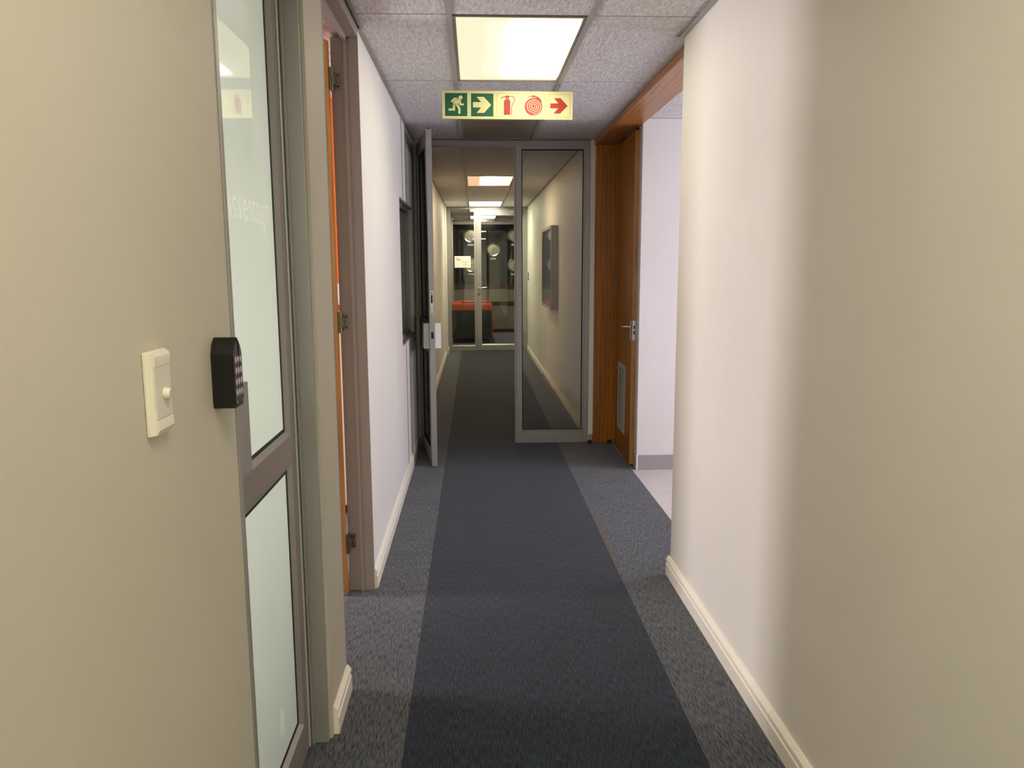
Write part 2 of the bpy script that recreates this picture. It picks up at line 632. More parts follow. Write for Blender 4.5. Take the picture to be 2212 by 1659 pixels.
# lobby
struct('wall_left', MB().box(-0.60, -0.475, YE + 0.06, YB, 0, ZC), M['white'], 'white lobby wall behind the sofa', 'wall')
struct('wall_right', MB().box(3.0, 3.1, YE, YB, 0, ZC).box(1.222, 3.0, YE, YE + 0.06, 0, ZC), M['cream'],
       'far side wall of the lobby', 'wall')
lw = struct('wall_front', MB().box(-0.6, 3.1, YB, YB + 0.12, 0, ZC), M['panel'],
            'lobby end wall with black clock panel and wood bands', 'wall')
MB().box(-0.475, 3.0, YB - 0.02, YB - 0.0002, 1.125, 2.49).build('black_panel', M['blackgloss'], lw)
for z0, z1 in ((1.01, 1.125), (0.63, 0.715), (0.0, 0.075)):
    MB().box(-0.475, 3.0, YB - 0.03, YB - 0.0002, z0, z1).build('wood_band', M['cherry'], lw)
for x0 in (-0.475, 0.75, 1.98):
    for z0, z1 in ((0.078, 0.627), (0.718, 1.007)):
        MB().box(x0 + 0.003, min(x0 + 1.222, 3.0), YB - 0.018, YB - 0.0002, z0, z1).build('dado_panel', M['panel'], lw)
MB().box(-0.475, 3.0, YB - 0.06, YB - 0.0002, 2.49, ZC - 0.02).build('cornice', M['baywhite'], lw)

# ---------------------------------------------------------------- ceiling
ce = struct('ceiling', MB().box(-4.3, 4.3, -5.2, 18.7, ZC + 0.05, ZC + 0.15), M['dark'],
            'suspended ceiling of textured white tiles in a metal grid', 'ceiling')
XA, XB = -0.094, 0.506
rows = [-0.9] + [3.5 + 1.2 * k for k in range(-3, 6)] + [10.73, 11.97, 13.2, 14.43]
LIT = {3.5, 1.1 - 1.2, 9.5, 13.2}


def ctile(x0, x1, y0, y1):
    MB().box(x0, x1, y0, y1, ZC + 0.002, ZC + 0.045).build('ceiling_tile', M['tile'], ce)


lamp_rows = []
for i in range(len(rows) - 1):
    y0, y1 = rows[i] + 0.005, rows[i + 1] - 0.005
    rx = 1.03 if 3.4 < rows[i] < 6.0 else XR - 0.004
    ctile(XL + 0.004, XA - 0.004, y0, y1)
    ctile(XB + 0.004, rx, y0, y1)
    k = round(rows[i], 2)
    if k in (-0.1, 3.5, 5.9, 9.5, 13.2):
        lamp_rows.append((k, rows[i], rows[i + 1]))
    else:
        ctile(XA + 0.004, XB - 0.004, y0, y1)
for x in (XA, XB):
    MB().box(x - 0.013, x + 0.013, -0.9, YE, ZC - 0.004, ZC + 0.002).build('grid_bar', M['bar'], ce)
MB().box(XL, XL + 0.014, 3.665, YE, ZC - 0.012, ZC + 0.0018).build('wall_angle', M['alud'], ce)
MB().box(XN, XN + 0.014, -0.9, 3.665, ZC - 0.012, ZC + 0.0018).build('wall_angle', M['alud'], ce)
MB().box(XR - 0.022, XR - 0.002, -0.9, 3.80, ZC - 0.014, ZC - 0.011).box(XR - 0.005, XR - 0.001, -0.9, 3.80, ZC - 0.011, ZC + 0.0018).build('wall_angle', M['bar'], ce)
MB().box(XR - 0.014, XR, YP + 0.06, YE, ZC - 0.008, ZC + 0.0018).build('wall_angle', M['alud'], ce)
# side bay, office, lobby and closet ceilings
for x0, x1, y0, y1 in ((1.226, 4.2, 4.72, 5.82), (1.226, 4.2, 3.75, 4.712), (1.226, 2.1, 5.95, 6.79)):
    ctile(x0, x1, y0, y1)
for i in range(6):
    for j in range(4):
        xx0, yy0 = -4.19 + i * 0.6, 0.9 + j * 1.08
        ctile(xx0, min(xx0 + 0.592, XL - TH), yy0, yy0 + 1.072)
ctile(-2.1, XL - TH, 5.31, 7.49)
rear_y = [-5.0, -3.3, -2.1, -0.9]
rear_x = [-2.1, -1.294, -0.694, -0.094, 0.506, 1.106, 1.706, 3.0]
for i in range(3):
    for j in range(7):
        if not (i == 1 and j in (1, 3, 5)):
            ctile(rear_x[j] + 0.004, rear_x[j + 1] - 0.004, rear_y[i] + 0.004, rear_y[i + 1] - 0.004)
lob = [YE + 0.06, 14.62, 15.80, 17.0, 18.2, YB]
for i in range(5):
    for a, b in ((-0.47, XA), (XA, XB), (XB, 1.1), (1.1, 1.7), (1.7, 2.3), (2.3, 3.0)):
        if (a, b) == (XA, XB) and i in (1, 3):
            continue
        ctile(a + 0.004, b - 0.004, lob[i] + 0.004, lob[i + 1] - 0.004)
for x in (XA, XB):
    MB().box(x - 0.012, x + 0.012, YE + 0.06, YB - 0.06, ZC - 0.004, ZC + 0.002).build('grid_bar', M['bar'], ce)

# ---------------------------------------------------------------- ceiling lights
cream_l, cream_h = (1.0, 0.90, 0.62, 1), (1.0, 0.94, 0.77, 1)
D_near = lamp_diffuser('lit_acrylic_near', cream_l, 0.80, cream_h, 10.0, [(0.0, 0.0), (0.22, 0.0), (0.42, 0.03), (0.60, 1.0), (0.84, 1.0), (1.0, 0.04)])
D_over = lamp_diffuser('lit_acrylic_over', cream_l, 0.95, cream_h, 10.0, [(0.0, 0.1), (0.25, 1.0), (0.5, 0.7), (0.75, 1.0), (1.0, 0.1)])
D_rear_fill = lamp_diffuser('added_fill_acrylic', cream_l, 0.95, cream_h, 40.0, [(0.0, 0.1), (0.25, 1.0), (0.5, 0.7), (0.75, 1.0), (1.0, 0.1)])  # emission of unseen lights added behind the camera as fill
D_pink = lamp_diffuser('lit_acrylic_peach', (1.0, 0.60, 0.36, 1), 0.75, (1.0, 0.74, 0.48, 1), 25.0, [(0.0, 0.0), (0.28, 0.0), (0.5, 1.0), (0.72, 0.15), (1.0, 0.0)])
D_lobby = lamp_diffuser('lit_acrylic_lobby', (1.0, 0.88, 0.55, 1), 0.9, (1.0, 0.93, 0.68, 1), 8.0, [(0.0, 0.2), (0.25, 1.0), (0.5, 0.8), (0.75, 1.0), (1.0, 0.2)])
D_far = lamp_diffuser('lit_acrylic_far', (1.0, 0.93, 0.64, 1), 1.1, (1.0, 0.95, 0.72, 1), 18.0, [(0.0, 0.2), (0.25, 1.0), (0.5, 0.8), (0.75, 1.0), (1.0, 0.2)])


def ceiling_light(y0, y1, mat, label, group=None, cx=(XA + XB) / 2):
    cy = (y0 + y1) / 2
    hx, hy = 0.3 - 0.014, (y1 - y0) / 2 - 0.005
    t = thing('ceiling_light', label, 'light', (cx, cy, ZC), group)
    fr = MB()
    wq = 0.013
    fr.box(-hx, -hx + wq, -hy, hy, -0.003, 0.012).box(hx - wq, hx, -hy, hy, -0.003, 0.012)
    fr.box(-hx + wq, hx - wq, -hy, -hy + wq, -0.003, 0.012).box(-hx + wq, hx - wq, hy - wq, hy, -0.003, 0.012)
    fr.build('frame', M['alud'], t)
    MB().box(-hx, hx, -hy, hy, 0.0125, 0.045).build('housing', M['bar'], t)
    MB().box(-hx + wq + 0.001, hx - wq - 0.001, -hy + wq + 0.001, hy - wq - 0.001, 0.004, 0.010).build('diffuser', mat, t)
    return t


for k, y0, y1 in lamp_rows:
    m, lb = {-0.1: (D_over, 'bright cream ceiling light above the keypad wall'),
             3.5: (D_near, 'bright cream ceiling light next to the hanging safety sign, one half brighter'),
             5.9: (M['unlit'], 'unlit brownish ceiling light panel above the open aluminium door'),
             9.5: (D_pink, 'peach tinted ceiling light above the framed display case'),
             13.2: (D_far, 'white ceiling light directly before the end glass door')}[k]
    if k == 5.9:
        y1 = YP - 0.002
    ceiling_light(y0, y1, m, lb)
    if k == 5.9:
        ctile(XA + 0.004, XB - 0.004, YP + 0.07, rows[rows.index(y0) + 1] - 0.004)
for y0, y1, lb in ((14.62, 15.80, 'lobby ceiling light just past the end glass door'),
                   (17.0, 18.2, 'lobby ceiling light nearest the black clock wall')):
    ceiling_light(y0, y1, D_lobby, lb)

for cx, lb in ((-0.994, 'added unseen rear fill light on the keypad wall side'), (0.206, 'added unseen rear fill light in line with the corridor'), (1.406, 'added unseen rear fill light on the cream wall side')):
    ceiling_light(-3.3, -2.1, D_rear_fill, lb, None, cx)

# ---------------------------------------------------------------- baseboards
BP = [(0, 0), (0.018, 0), (0.018, 0.058), (0.0135, 0.063), (0.0135, 0.069), (0.0175, 0.074), (0.0165, 0.084), (0.010, 0.093), (0.005, 0.099), (0, 0.099)]


def baseboard(name, x, sgn, y0, y1, label):
    mb = MB().prism(BP, y0, y1, lambda p, q, a: (x + sgn * p, a, q + 0.0005))
    return struct(name, mb, M['base'], label, 'baseboard', (x, (y0 + y1) / 2, 0))


baseboard('baseboard_left', XN, 1, -0.9, 1.56, 'cream moulded baseboard below the keypad wall')
baseboard('baseboard_left', XN, 1, 2.46, 2.742, 'short cream moulded baseboard on the narrow wall pier')
baseboard('baseboard_left', XL, 1, 3.672, 5.745, 'cream moulded baseboard along the white wall after the oak door')
baseboard('baseboard_left', XL, 1, 5.757, 6.74, 'cream moulded baseboard beside the open aluminium door')
baseboard('baseboard_left', XL, 1, YP + 0.09, 13.55, 'cream moulded baseboard of the far corridor opposite the display case')
baseboard('baseboard_left', -0.487, 1, 13.87, 14.38, 'tiny cream baseboard piece next to the end glass partition')
baseboard('baseboard_right', XR, -1, -0.9, 2.36, 'cream moulded baseboard piece butted against the longer one, right wall')
baseboard('baseboard_right', XR, -1, 2.362, 3.765, 'cream moulded baseboard ending at the side bay corner')
baseboard('baseboard_right', XR, -1, 10.79, 14.38, 'cream moulded baseboard past the grey tiled skirting')

# grey ceramic plinth along the far right wall
pl = thing('baseboard_right', 'grey tiled skirting with beige mortar ledge behind the glass panel', 'baseboard', (XR, 8.8, 0), None, 'structure')
ys = [6.875, 7.40, 8.52, 9.65, 10.785]
for a, b in zip(ys[:-1], ys[1:]):
    MB().box(XR - 0.046, XR - 0.034, a, b - 0.004, 0.0005, 0.098).build('tile', M['skirt'], pl, org=pl.location, bevel=0.001, segs=1)
MB().prism([(0.0335, 0.0005), (0.0335, 0.096), (0.0, 0.138), (0.0, 0.0005)], 6.875, 10.783, lambda p, q, a: (XR - 0.0002 - p, a, q)).build('ledge', M['ledge'], pl, org=pl.location)

sk = thing('baseboard_front', 'grey ceramic skirting under the white side bay wall', 'baseboard', (XO, 5.82, 0), None, 'structure')
for i in range(5):
    a = XO + 0.012 + i * 0.6
    MB().box(a, min(a + 0.597, 4.19), 5.808, 5.8198, 0.0005, 0.113).build('tile', M['skirt'], sk, org=sk.location, bevel=0.001, segs=1)
MB().box(XO - 0.004, XO + 0.010, 5.808, 5.8198, 0.0005, 0.118).build('corner_trim', M['baywhite'], sk, org=sk.location)
MB().box(XO - 0.010, XO - 0.0002, 5.822, 5.884, 0.0005, 0.118).build('tile', M['skirt'], sk, org=sk.location)
struct('baseboard_right', MB().box(0.996, 1.032, YP - 0.008, YP - 0.0002, 0.0005, 0.068), M['skirt'],
       'small grey tile piece between glass partition and oak post', 'baseboard')

# ---------------------------------------------------------------- oak lining of the side bay opening
tr = thing('trim_1', 'oak lining post and head beam around the side bay opening', 'trim', (1.13, YP, 0), None, 'structure')
MB().box(1.036, 1.224, YP - 0.03, YP + 0.05, 0.002, ZC - 0.042).build('post', M['oak'], tr, org=tr.location, bevel=0.002)
MB().box(1.036, 1.224, 3.75, YP + 0.05, ZC - 0.040, ZC + 0.012).build('head', M['oaky'], tr, org=tr.location, bevel=0.002)
MB().box(1.022, 1.0355, 3.75, YP - 0.001, ZC - 0.046, ZC - 0.001).build('edge_lip', M['oaky'], tr, org=tr.location, bevel=0.002)
struct('trim_2', MB().box(XL, XL + 0.004, 5.746, 5.756, 0.0, 1.0).box(XL, XL + 0.004, 5.746, 5.756, 2.021, ZC - 0.013), M['alud'],
       'thin vertical joint strip on the white wall', 'trim')

# ---------------------------------------------------------------- door 1: frosted glass door
d1 = thing('door_1', 'aluminium framed door of frosted glass beside the keypad wall', 'door', (-0.55, 2.0, 0), None, 'structure')
o1 = d1.location
J0, J1 = 1.592, 2.438
fx0, fx1 = -0.600, XN - 0.010
MB().box(fx0, XN + 0.003, J0, J0 + 0.018, 0.0, 2.55).build('jamb', M['alu'], d1, org=o1, bevel=0.001)
MB().box(fx0, fx1, J1 - 0.022, J1, 0.0, 2.55).box(-0.548, -0.540, J1 - 0.034, J1 - 0.022, 0.0, 2.55).build('jamb', M['alu'], d1, org=o1, bevel=0.001)
MB().box(fx0, fx1, J0, J1, 2.55, ZC + 0.0015).build('head', M['alu'], d1, org=o1)
lf = thing('leaf_tmp', 'x', 'x', (0, 0, 0))
bpy.data.objects.remove(lf)
LX0, LX1 = -0.598, -0.553
S0, S1 = 2.325, 2.412
lead = MB().box(LX0, LX1, S0, S1, 0.008, 2.545).build('stile', M['alud'], d1, org=o1, bevel=0.002)
MB().box(LX1 + 0.0002, LX1 + 0.005, S1 - 0.034, S1 - 0.022, 0.010, 2.54).build('stile_ridge', M['alul'], d1, org=o1, bevel=0.001)
MB().box(LX0, LX1 - 0.004, S1 + 0.0003, S1 + 0.0037, 0.010, 2.54).build('gasket', M['gasket'], d1, org=o1)
MB().box(LX0, LX1, 1.614, 1.70, 0.008, 2.545).build('stile', M['alud'], d1, org=o1, bevel=0.002)
for z0, z1 in ((0.008, 0.12), (0.972, 1.055), (2.43, 2.545)):
    MB().box(LX0, LX1, 1.7005, S0 - 0.0005, z0, z1).build('rail', M['alud'], d1, org=o1, bevel=0.002)
GX = -0.567
for z0, z1 in ((0.12, 0.972), (1.055, 2.43)):
    MB().box(GX - 0.006, GX, 1.701, S0 - 0.001, z0 + 0.001, z1 - 0.001).build('pane', M['frost'], d1, org=o1)
    g = MB()
    q = 0.010
    b = 0.016
    ya, yb, za, zb = 1.701 + b, S0 - 0.001 - b, z0 + b, z1 - b
    g.box(GX, GX + 0.002, ya, ya + q, za, zb).box(GX, GX + 0.002, yb - q, yb, za, zb)
    g.box(GX, GX + 0.002, ya + q, yb - q, za, za + q).box(GX, GX + 0.002, ya + q, yb - q, zb - q, zb)
    g.build('gasket', M['gasket'], d1, org=o1)
    bd = MB()
    bd.prism([(GX, 0), (LX1 + 0.001, 0), (LX1 + 0.001, 0.003), (GX + 0.003, b), (GX, b)], ya - b, yb + b, lambda p, qq, a: (p, a, z0 + qq))
    bd.prism([(GX, 0), (LX1 + 0.001, 0), (LX1 + 0.001, 0.003), (GX + 0.003, b), (GX, b)], z0, z1, lambda p, qq, a: (p, S0 - qq, a))
    bd.prism([(GX, 0), (LX1 + 0.001, 0), (LX1 + 0.001, 0.003), (GX + 0.003, b), (GX, b)], ya - b, yb + b, lambda p, qq, a: (p, a, z1 - qq))
    bd.build('glazing_bead', M['alu'], d1, org=o1)
MB().box(GX + 0.003, -0.540, 1.70, 1.875, 1.068, 1.285).build('lock_box', M['alu'], d1, org=o1, bevel=0.002)
text_part('lettering', 'Assettagz', 0.116, M['etch'], d1,
          lambda u, v, ww: Vector((GX + 0.0006, 2.052 + u, 1.668 + v - 0.0)) - o1, sx=0.92)

# ---------------------------------------------------------------- push button plate
PX = XN
pb = thing('push_button_plate', 'ivory wall plate with a round push button', 'switch', (PX, 1.20, 1.304))
o = pb.location
A0, A1, B0, B1 = 1.163, 1.239, 1.304, 1.431
MB().prism([(0.0003, A0), (0.006, A0), (0.0125, A0 + 0.010), (0.0125, A1 - 0.010), (0.006, A1), (0.0003, A1)], B0, B1, lambda p, q, a: (PX + p, q, a)).build('base_plate', M['wplastic'], pb, org=o, bevel=0.003, segs=3)
cap = [(0.0126, 0.003), (0.0130, 0.003), (0.0152, 0.008), (0.0152, 0.013), (0.0146, 0.020), (0.0142, 0.0235), (0.0126, 0.0235)]
MB().prism([(p, B0 + q) for p, q in cap], A0 + 0.010, A1 - 0.006, lambda p, q, a: (PX + p, a, q)).build('end_cap', M['wplastic'], pb, org=o, bevel=0.001)
MB().prism([(p, B1 - q) for p, q in cap], A0 + 0.010, A1 - 0.006, lambda p, q, a: (PX + p, a, q)).build('end_cap', M['wplastic'], pb, org=o, bevel=0.001)
MB().box(PX + 0.0126, PX + 0.0140, A0 + 0.012, A1 - 0.006, B0 + 0.0242, B1 - 0.0242).build('module', plain('white_module', lin(216, 211, 198), 0.4), pb, org=o, bevel=0.0005)
MB().lathe([(0.0, 0.0235), (0.0070, 0.0230), (0.0088, 0.0205), (0.0096, 0.0142), (0.0, 0.0142)], lambda a, b2, h: (PX + h, 1.207 + a, 1.364 + b2), 24).build('button', M['wplastic'], pb, org=o, smooth=True)
MB().lathe([(0.0036, 0.0238), (0.0046, 0.0238)], lambda a, b2, h: (PX + h, 1.207 + a, 1.364 + b2), 20).build('button_ring', M['hinge'], pb, org=o)

# ---------------------------------------------------------------- keypad
kp = thing('keypad', 'black door keypad with rows of silver keys on the beige wall', 'keypad', (PX, 1.49, 1.30))
o = kp.location
K0, K1, KZ0, KZ1 = 1.463, 1.519, 1.293, 1.424
kpoly = [(K0 + 0.004, KZ0), (K1 - 0.004, KZ0), (K1, KZ0 + 0.006), (K1, KZ1 - 0.030), (K1 - 0.008, KZ1 - 0.012), (K1 - 0.022, KZ1 - 0.001), (K1 - 0.030, KZ1),
         (K0 + 0.030, KZ1), (K0 + 0.022, KZ1 - 0.001), (K0 + 0.008, KZ1 - 0.012), (K0, KZ1 - 0.030), (K0, KZ0 + 0.006)]
MB().prism(kpoly, 0.0003, 0.0395, lambda p, q, a: (PX + a, p, q)).build('housing', M['bplastic'], kp, org=o, bevel=0.004, segs=3)
fp = [(1.491 + (a - 1.491) * 0.88, 1.3585 + (b - 1.3585) * 0.92) for a, b in kpoly]
MB().prism(fp, 0.0396, 0.0415, lambda p, q, a: (PX + a, p, q)).build('face', plain('keypad_face', lin(44, 38, 40), 0.35), kp, org=o, bevel=0.001)
key0 = None
for r in range(4):
    for c_ in range(3):
        yy, zz = 1.477 + c_ * 0.0145, 1.382 - r * 0.0205
        if key0 is None:
            key0 = MB().lathe([(0.0, 0.0012), (0.0035, 0.0011), (0.0062, 0.0007), (0.0070, 0.0), (0.0, 0.0)], lambda a, b2, h: (h, a * 0.72, b2), 14).build('key', M['key'], kp, smooth=True)
            kk = key0
        else:
            kk = dup(key0, kp)
        kk.location = Vector((PX + 0.0416, yy, zz)) - o
for yy in (1.474, 1.508):
    MB().lathe([(0.0, 0.0012), (0.003, 0.001), (0.0034, 0.0)], lambda a, b2, h: (PX + 0.0416 + h, yy + a, 1.303 + b2), 12).build('screw', M['hinge'], kp, org=o)

# ---------------------------------------------------------------- door 2: oak door open into the office
d2 = thing('door_2', 'oak door standing open in a taupe steel frame beside the wall pier', 'door', (-0.56, 3.2, 0), None, 'structure')
o2 = d2.location
jp = [(XN + 0.004, 0.0), (XN + 0.004, 0.006), (-0.503, 0.010), (-0.555, 0.010), (-0.555, 0.026), (-0.562, 0.026), (-0.562, 0.012), (-0.612, 0.012), (-0.612, 0.0)]
MB().prism([(XL + 0.004, 0.0)] + [(p, -q) for p, q in [(XL + 0.004, 0.010), (-0.548, 0.010), (-0.548, 0.024), (-0.562, 0.024), (-0.562, 0.010), (-0.618, 0.010), (-0.618, 0.0)]], 0.0, 2.545,
           lambda p, q, a: (p, 3.6645 + q, a)).build('jamb', M['steel_paint'], d2, org=o2)
MB().prism([(p, q) for p, q in [(XN + 0.001, 0.0), (XN + 0.001, 0.010), (-0.548, 0.010), (-0.548, 0.024), (-0.562, 0.024), (-0.562, 0.010), (-0.602, 0.010), (-0.602, 0.0)]], 0.0, 2.545,
           lambda p, q, a: (p, 2.7355 + q, a)).build('jamb', M['steel_paint'], d2, org=o2)
MB().box(-0.602, XL + 0.004, 2.7355, 3.6645, 2.545, ZC + 0.0015).box(-0.562, -0.548, 2.746, 3.654, 2.525, 2.545).build('head', M['steel_paint'], d2, org=o2)
alpha = math.radians(12)
du = Vector((-math.cos(alpha), math.sin(alpha), 0))
dn = Vector((-math.sin(alpha), -math.cos(alpha), 0))
hp = Vector((-0.618, 3.612, 0))


def leaf2(u, v, z):
    return hp + du * u + dn * v + Vector((0, 0, z))


def lbox(u0, u1, v0, v1, z0, z1):
    mb = MB()
    vs = [leaf2(u, v, z) for z in (z0, z1) for u, v in ((u0, v0), (u1, v0), (u1, v1), (u0, v1))]
    mb.add(vs, [(0, 3, 2, 1), (4, 5, 6, 7), (0, 1, 5, 4), (1, 2, 6, 5), (2, 3, 7, 6), (3, 0, 4, 7)])
    return mb


lp = lbox(0.004, 0.86, 0.0, 0.040, 0.012, 2.515).build('leaf', M['oak'], d2, org=o2)
lbox(0.0, 0.0038, 0.0, 0.040, 0.012, 2.515).build('edge_lipping', M['oakedge'], lp, org=o2)
for z in (2.36, 1.30, 0.25):
    h = MB()
    h.cyl((-0.611, 3.625, z - 0.05), (-0.611, 3.625, z + 0.05), 0.006, 10)
    h.box(-0.6165, -0.612, 3.6005, 3.625, z - 0.048, z + 0.048)
    h.box(-0.612, -0.582, 3.648, 3.6538, z - 0.035, z + 0.035)
    h.box(-0.610, -0.598, 3.620, 3.650, z - 0.022, z + 0.022)
    hg = h.build('hinge', M['hinge'], d2, org=o2)
    for zz in (z - 0.024, z + 0.024):
        MB().cyl((-0.590, 3.6478, zz), (-0.590, 3.6465, zz), 0.004, 10).build('screw', M['dark'], hg, org=o2)

# ---------------------------------------------------------------- office glimpse: cabinet and papers
cb = thing('office_cabinet', 'cream office cabinet with brown top against the orange wall', 'cabinet', (-1.05, 5.0, 0))
o = cb.location
MB().box(-1.5, -0.66, 4.84, 5.195, 0.06, 1.29).build('body', M['cab'], cb, org=o, bevel=0.003)
MB().box(-1.48, -0.68, 4.87, 5.19, 0.001, 0.06).build('plinth', M['dark'], cb, org=o)
MB().box(-1.52, -0.64, 4.82, 5.195, 1.2905, 1.32).build('top', M['cabtop'], cb, org=o, bevel=0.003)
for x0, x1 in ((-1.495, -1.085), (-1.075, -0.665)):
    dr = MB().box(x0, x1, 4.822, 4.8395, 0.07, 1.28).build('door', M['cab'], cb, org=o, bevel=0.002)
    hx = -1.10 if x0 < -1.2 else -1.06
    MB().cyl((hx, 4.812, 0.75), (hx, 4.812, 0.87), 0.005, 8).cyl((hx, 4.822, 0.76), (hx, 4.812, 0.76), 0.004, 8).cyl((hx, 4.822, 0.86), (hx, 4.812, 0.86), 0.004, 8).build('handle', M['chrome'], dr, org=o)
pp = thing('paper_stack', 'white stack of papers on the office cabinet', 'paper', (-0.82, 5.0, 1.321))
z = 0.0
for k in range(6):
    h = 0.018 + 0.006 * (k % 2)
    a = random.uniform(-0.05, 0.05)
    pts = [(-0.105, -0.1485), (0.105, -0.1485), (0.105, 0.1485), (-0.105, 0.1485)]
    MB().prism([(p * math.cos(a) - q * math.sin(a), p * math.sin(a) + q * math.cos(a)) for p, q in pts], z, z + h - 0.001, lambda p, q, aa: (p, q, aa)).build('ream', M['paper'], pp)
    z += h

# ---------------------------------------------------------------- window 1: internal window in the left wall
w1 = thing('window_1', 'dark tinted internal window in the white left wall', 'window', (XL - 0.04, 6.04, 1.0), None, 'structure')
o = w1.location
fx = (XL - 0.075, XL - 0.030)
wf = M['alud']
MB().box(fx[0], fx[1], 5.501, 5.540, 1.001, 2.019).build('jamb', wf, w1, org=o)
MB().box(fx[0], fx[1], 6.540, 6.579, 1.001, 2.019).build('jamb', wf, w1, org=o)
MB().box(fx[0], fx[1], 5.5405, 6.5395, 1.001, 1.040).build('bottom_rail', wf, w1, org=o)
MB().box(fx[0], fx[1], 5.5405, 6.5395, 1.980, 2.019).build('head', wf, w1, org=o)
MB().box(XL - 0.110, XL - 0.0755, 5.501, 6.579, 1.001, 1.015).box(XL - 0.0295, XL + 0.004, 5.501, 6.579, 1.001, 1.012).build('sill', M['alud'], w1, org=o)
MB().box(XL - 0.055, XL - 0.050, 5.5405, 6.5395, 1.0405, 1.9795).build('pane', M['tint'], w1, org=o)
MB().box(XL - 0.0295, XL + 0.003, 5.501, 6.579, 2.006, 2.019).build('top_trim', M['alu'], w1, org=o)

# ---------------------------------------------------------------- glazed partition frame (window 2)
w2 = thing('window_2', 'grey aluminium partition frame with a tall fixed glass pane beside oak post', 'window', (0.25, YP, 0), None, 'structure')
o = w2.location
Y0, Y1 = YP, YP + 0.052
MB().box(XL + 0.001, -0.462, Y0, Y1, 0.0, ZC - 0.051).build('post', M['alu'], w2, org=o, bevel=0.002)
MB().box(XL + 0.001, 0.9905, Y0, Y1, ZC - 0.050, ZC - 0.006).build('head', M['alu'], w2, org=o, bevel=0.002)
MB().box(-0.4615, 0.344, Y0 + 0.018, Y1 - 0.004, ZC - 0.066, ZC - 0.0505).build('door_stop', M['alud'], w2, org=o)
MB().box(0.345, 0.360, Y0 + 0.012, Y1, 0.0, ZC - 0.0505).box(0.360, 0.408, Y0, Y1, 0.0, ZC - 0.0505).build('mullion', M['alu'], w2, org=o, bevel=0.0015)
MB().box(0.950, 0.9905, Y0, Y1, 0.0, ZC - 0.0505).box(0.936, 0.950, Y0 + 0.010, Y1, 0.0, ZC - 0.0505).build('stile', M['alu'], w2, org=o, bevel=0.0015)
MB().box(0.4085, 0.9355, Y0, Y1, 0.0, 0.098).prism([(0.002, 0.098), (0.05, 0.098), (0.05, 0.112), (0.022, 0.112)], 0.4085, 0.9355, lambda p, q, a: (a, Y0 + p, q)).build('bottom_rail', M['alu'], w2, org=o)
MB().box(0.4085, 0.9355, Y0 + 0.010, Y1, ZC - 0.075, ZC - 0.0505).build('top_rail', M['alu'], w2, org=o)
MB().box(0.409, 0.935, Y0 + 0.028, Y0 + 0.034, 0.113, ZC - 0.076).build('pane', M['glass'], w2, org=o)
gk = MB()
for (x0, x1, z0, z1) in ((0.4086, 0.416, 0.1125, ZC - 0.0755), (0.928, 0.9354, 0.1125, ZC - 0.0755), (0.416, 0.928, 0.1125, 0.118), (0.416, 0.928, ZC - 0.085, ZC - 0.0755)):
    gk.box(x0, x1, Y0 + 0.022, Y0 + 0.0275, z0, z1)
gk.build('gasket', M['gasket'], w2, org=o)

# ---------------------------------------------------------------- door 3: open aluminium leaf
hinge3 = Vector((-0.452, YP - 0.012, 0))
lead3 = Vector((-0.322, 5.985, 0))
dv = lead3 - hinge3
L3 = dv.length
d3 = thing('door_3', 'aluminium framed glass door leaf standing open towards the hanging sign', 'door', hinge3, None, 'structure',
           (0, 0, math.atan2(dv.y, dv.x)))
T3 = 0.021
MB().box(L3 - 0.085, L3, -T3, T3, 0.008, 2.545).build('lock_stile', M['alu'], d3, bevel=0.0015)
MB().box(0.0, 0.085, -T3, T3, 0.008, 2.545).build('hinge_stile', M['alu'], d3, bevel=0.0015)
for nm, z0, z1 in (('bottom_rail', 0.008, 0.115), ('middle_rail', 0.89, 1.135), ('top_rail', 2.44, 2.545)):
    MB().box(0.0855, L3 - 0.0855, -T3, T3, z0, z1).build(nm, M['alu'], d3, bevel=0.0015)
for z0, z1 in ((0.1155, 0.8895), (1.1355, 2.4395)):
    MB().box(0.086, L3 - 0.086, -0.003, 0.003, z0, z1).build('pane', M['glass'], d3)
    g = MB()
    for s in (-1, 1):
        a, b = sorted((s * 0.0035, s * 0.012))
        g.box(0.086, 0.094, a, b, z0, z1).box(L3 - 0.094, L3 - 0.086, a, b, z0, z1)
        g.box(0.094, L3 - 0.094, a, b, z0, z0 + 0.008).box(0.094, L3 - 0.094, a, b, z1 - 0.008, z1)
    g.build('gasket', M['gasket'], d3)
for s in (-1, 1):
    a, b = sorted((s * (T3 + 0.0003), s * (T3 + 0.046)))
    MB().box(L3 - 0.115, L3 - 0.006, a, b, 0.930, 1.122).build('push_block', M['alu'] if s < 0 else M['paper'], d3, bevel=0.002)  # right-hand block is white: the light falling on it is painted in
lkp = MB().box(L3 + 0.0002, L3 + 0.002, -0.013, 0.013, 1.175, 1.365).build('lock_plate', M['chrome'], d3, bevel=0.0006)
MB().box(L3 + 0.0021, L3 + 0.0026, -0.006, 0.006, 1.275, 1.335).build('latch_slot', M['dark'], lkp)
MB().box(L3 + 0.0021, L3 + 0.009, -0.006, 0.006, 1.255, 1.272).build('latch_bolt', M['wplastic'], lkp)
for z in (1.185, 1.196, 1.345, 1.356):
    MB().cyl((L3 + 0.0021, 0, z), (L3 + 0.0027, 0, z), 0.0035, 8).build('screw', M['dark'], lkp)
MB().box(L3 + 0.0002, L3 + 0.001, -0.010, 0.010, 1.005, 1.055).build('bolt_slot', M['dark'], d3)
MB().cyl((L3 - 0.02, 0, 2.5451), (L3 - 0.02, 0, 2.553), 0.008, 10).build('top_pin', M['gasket'], d3)
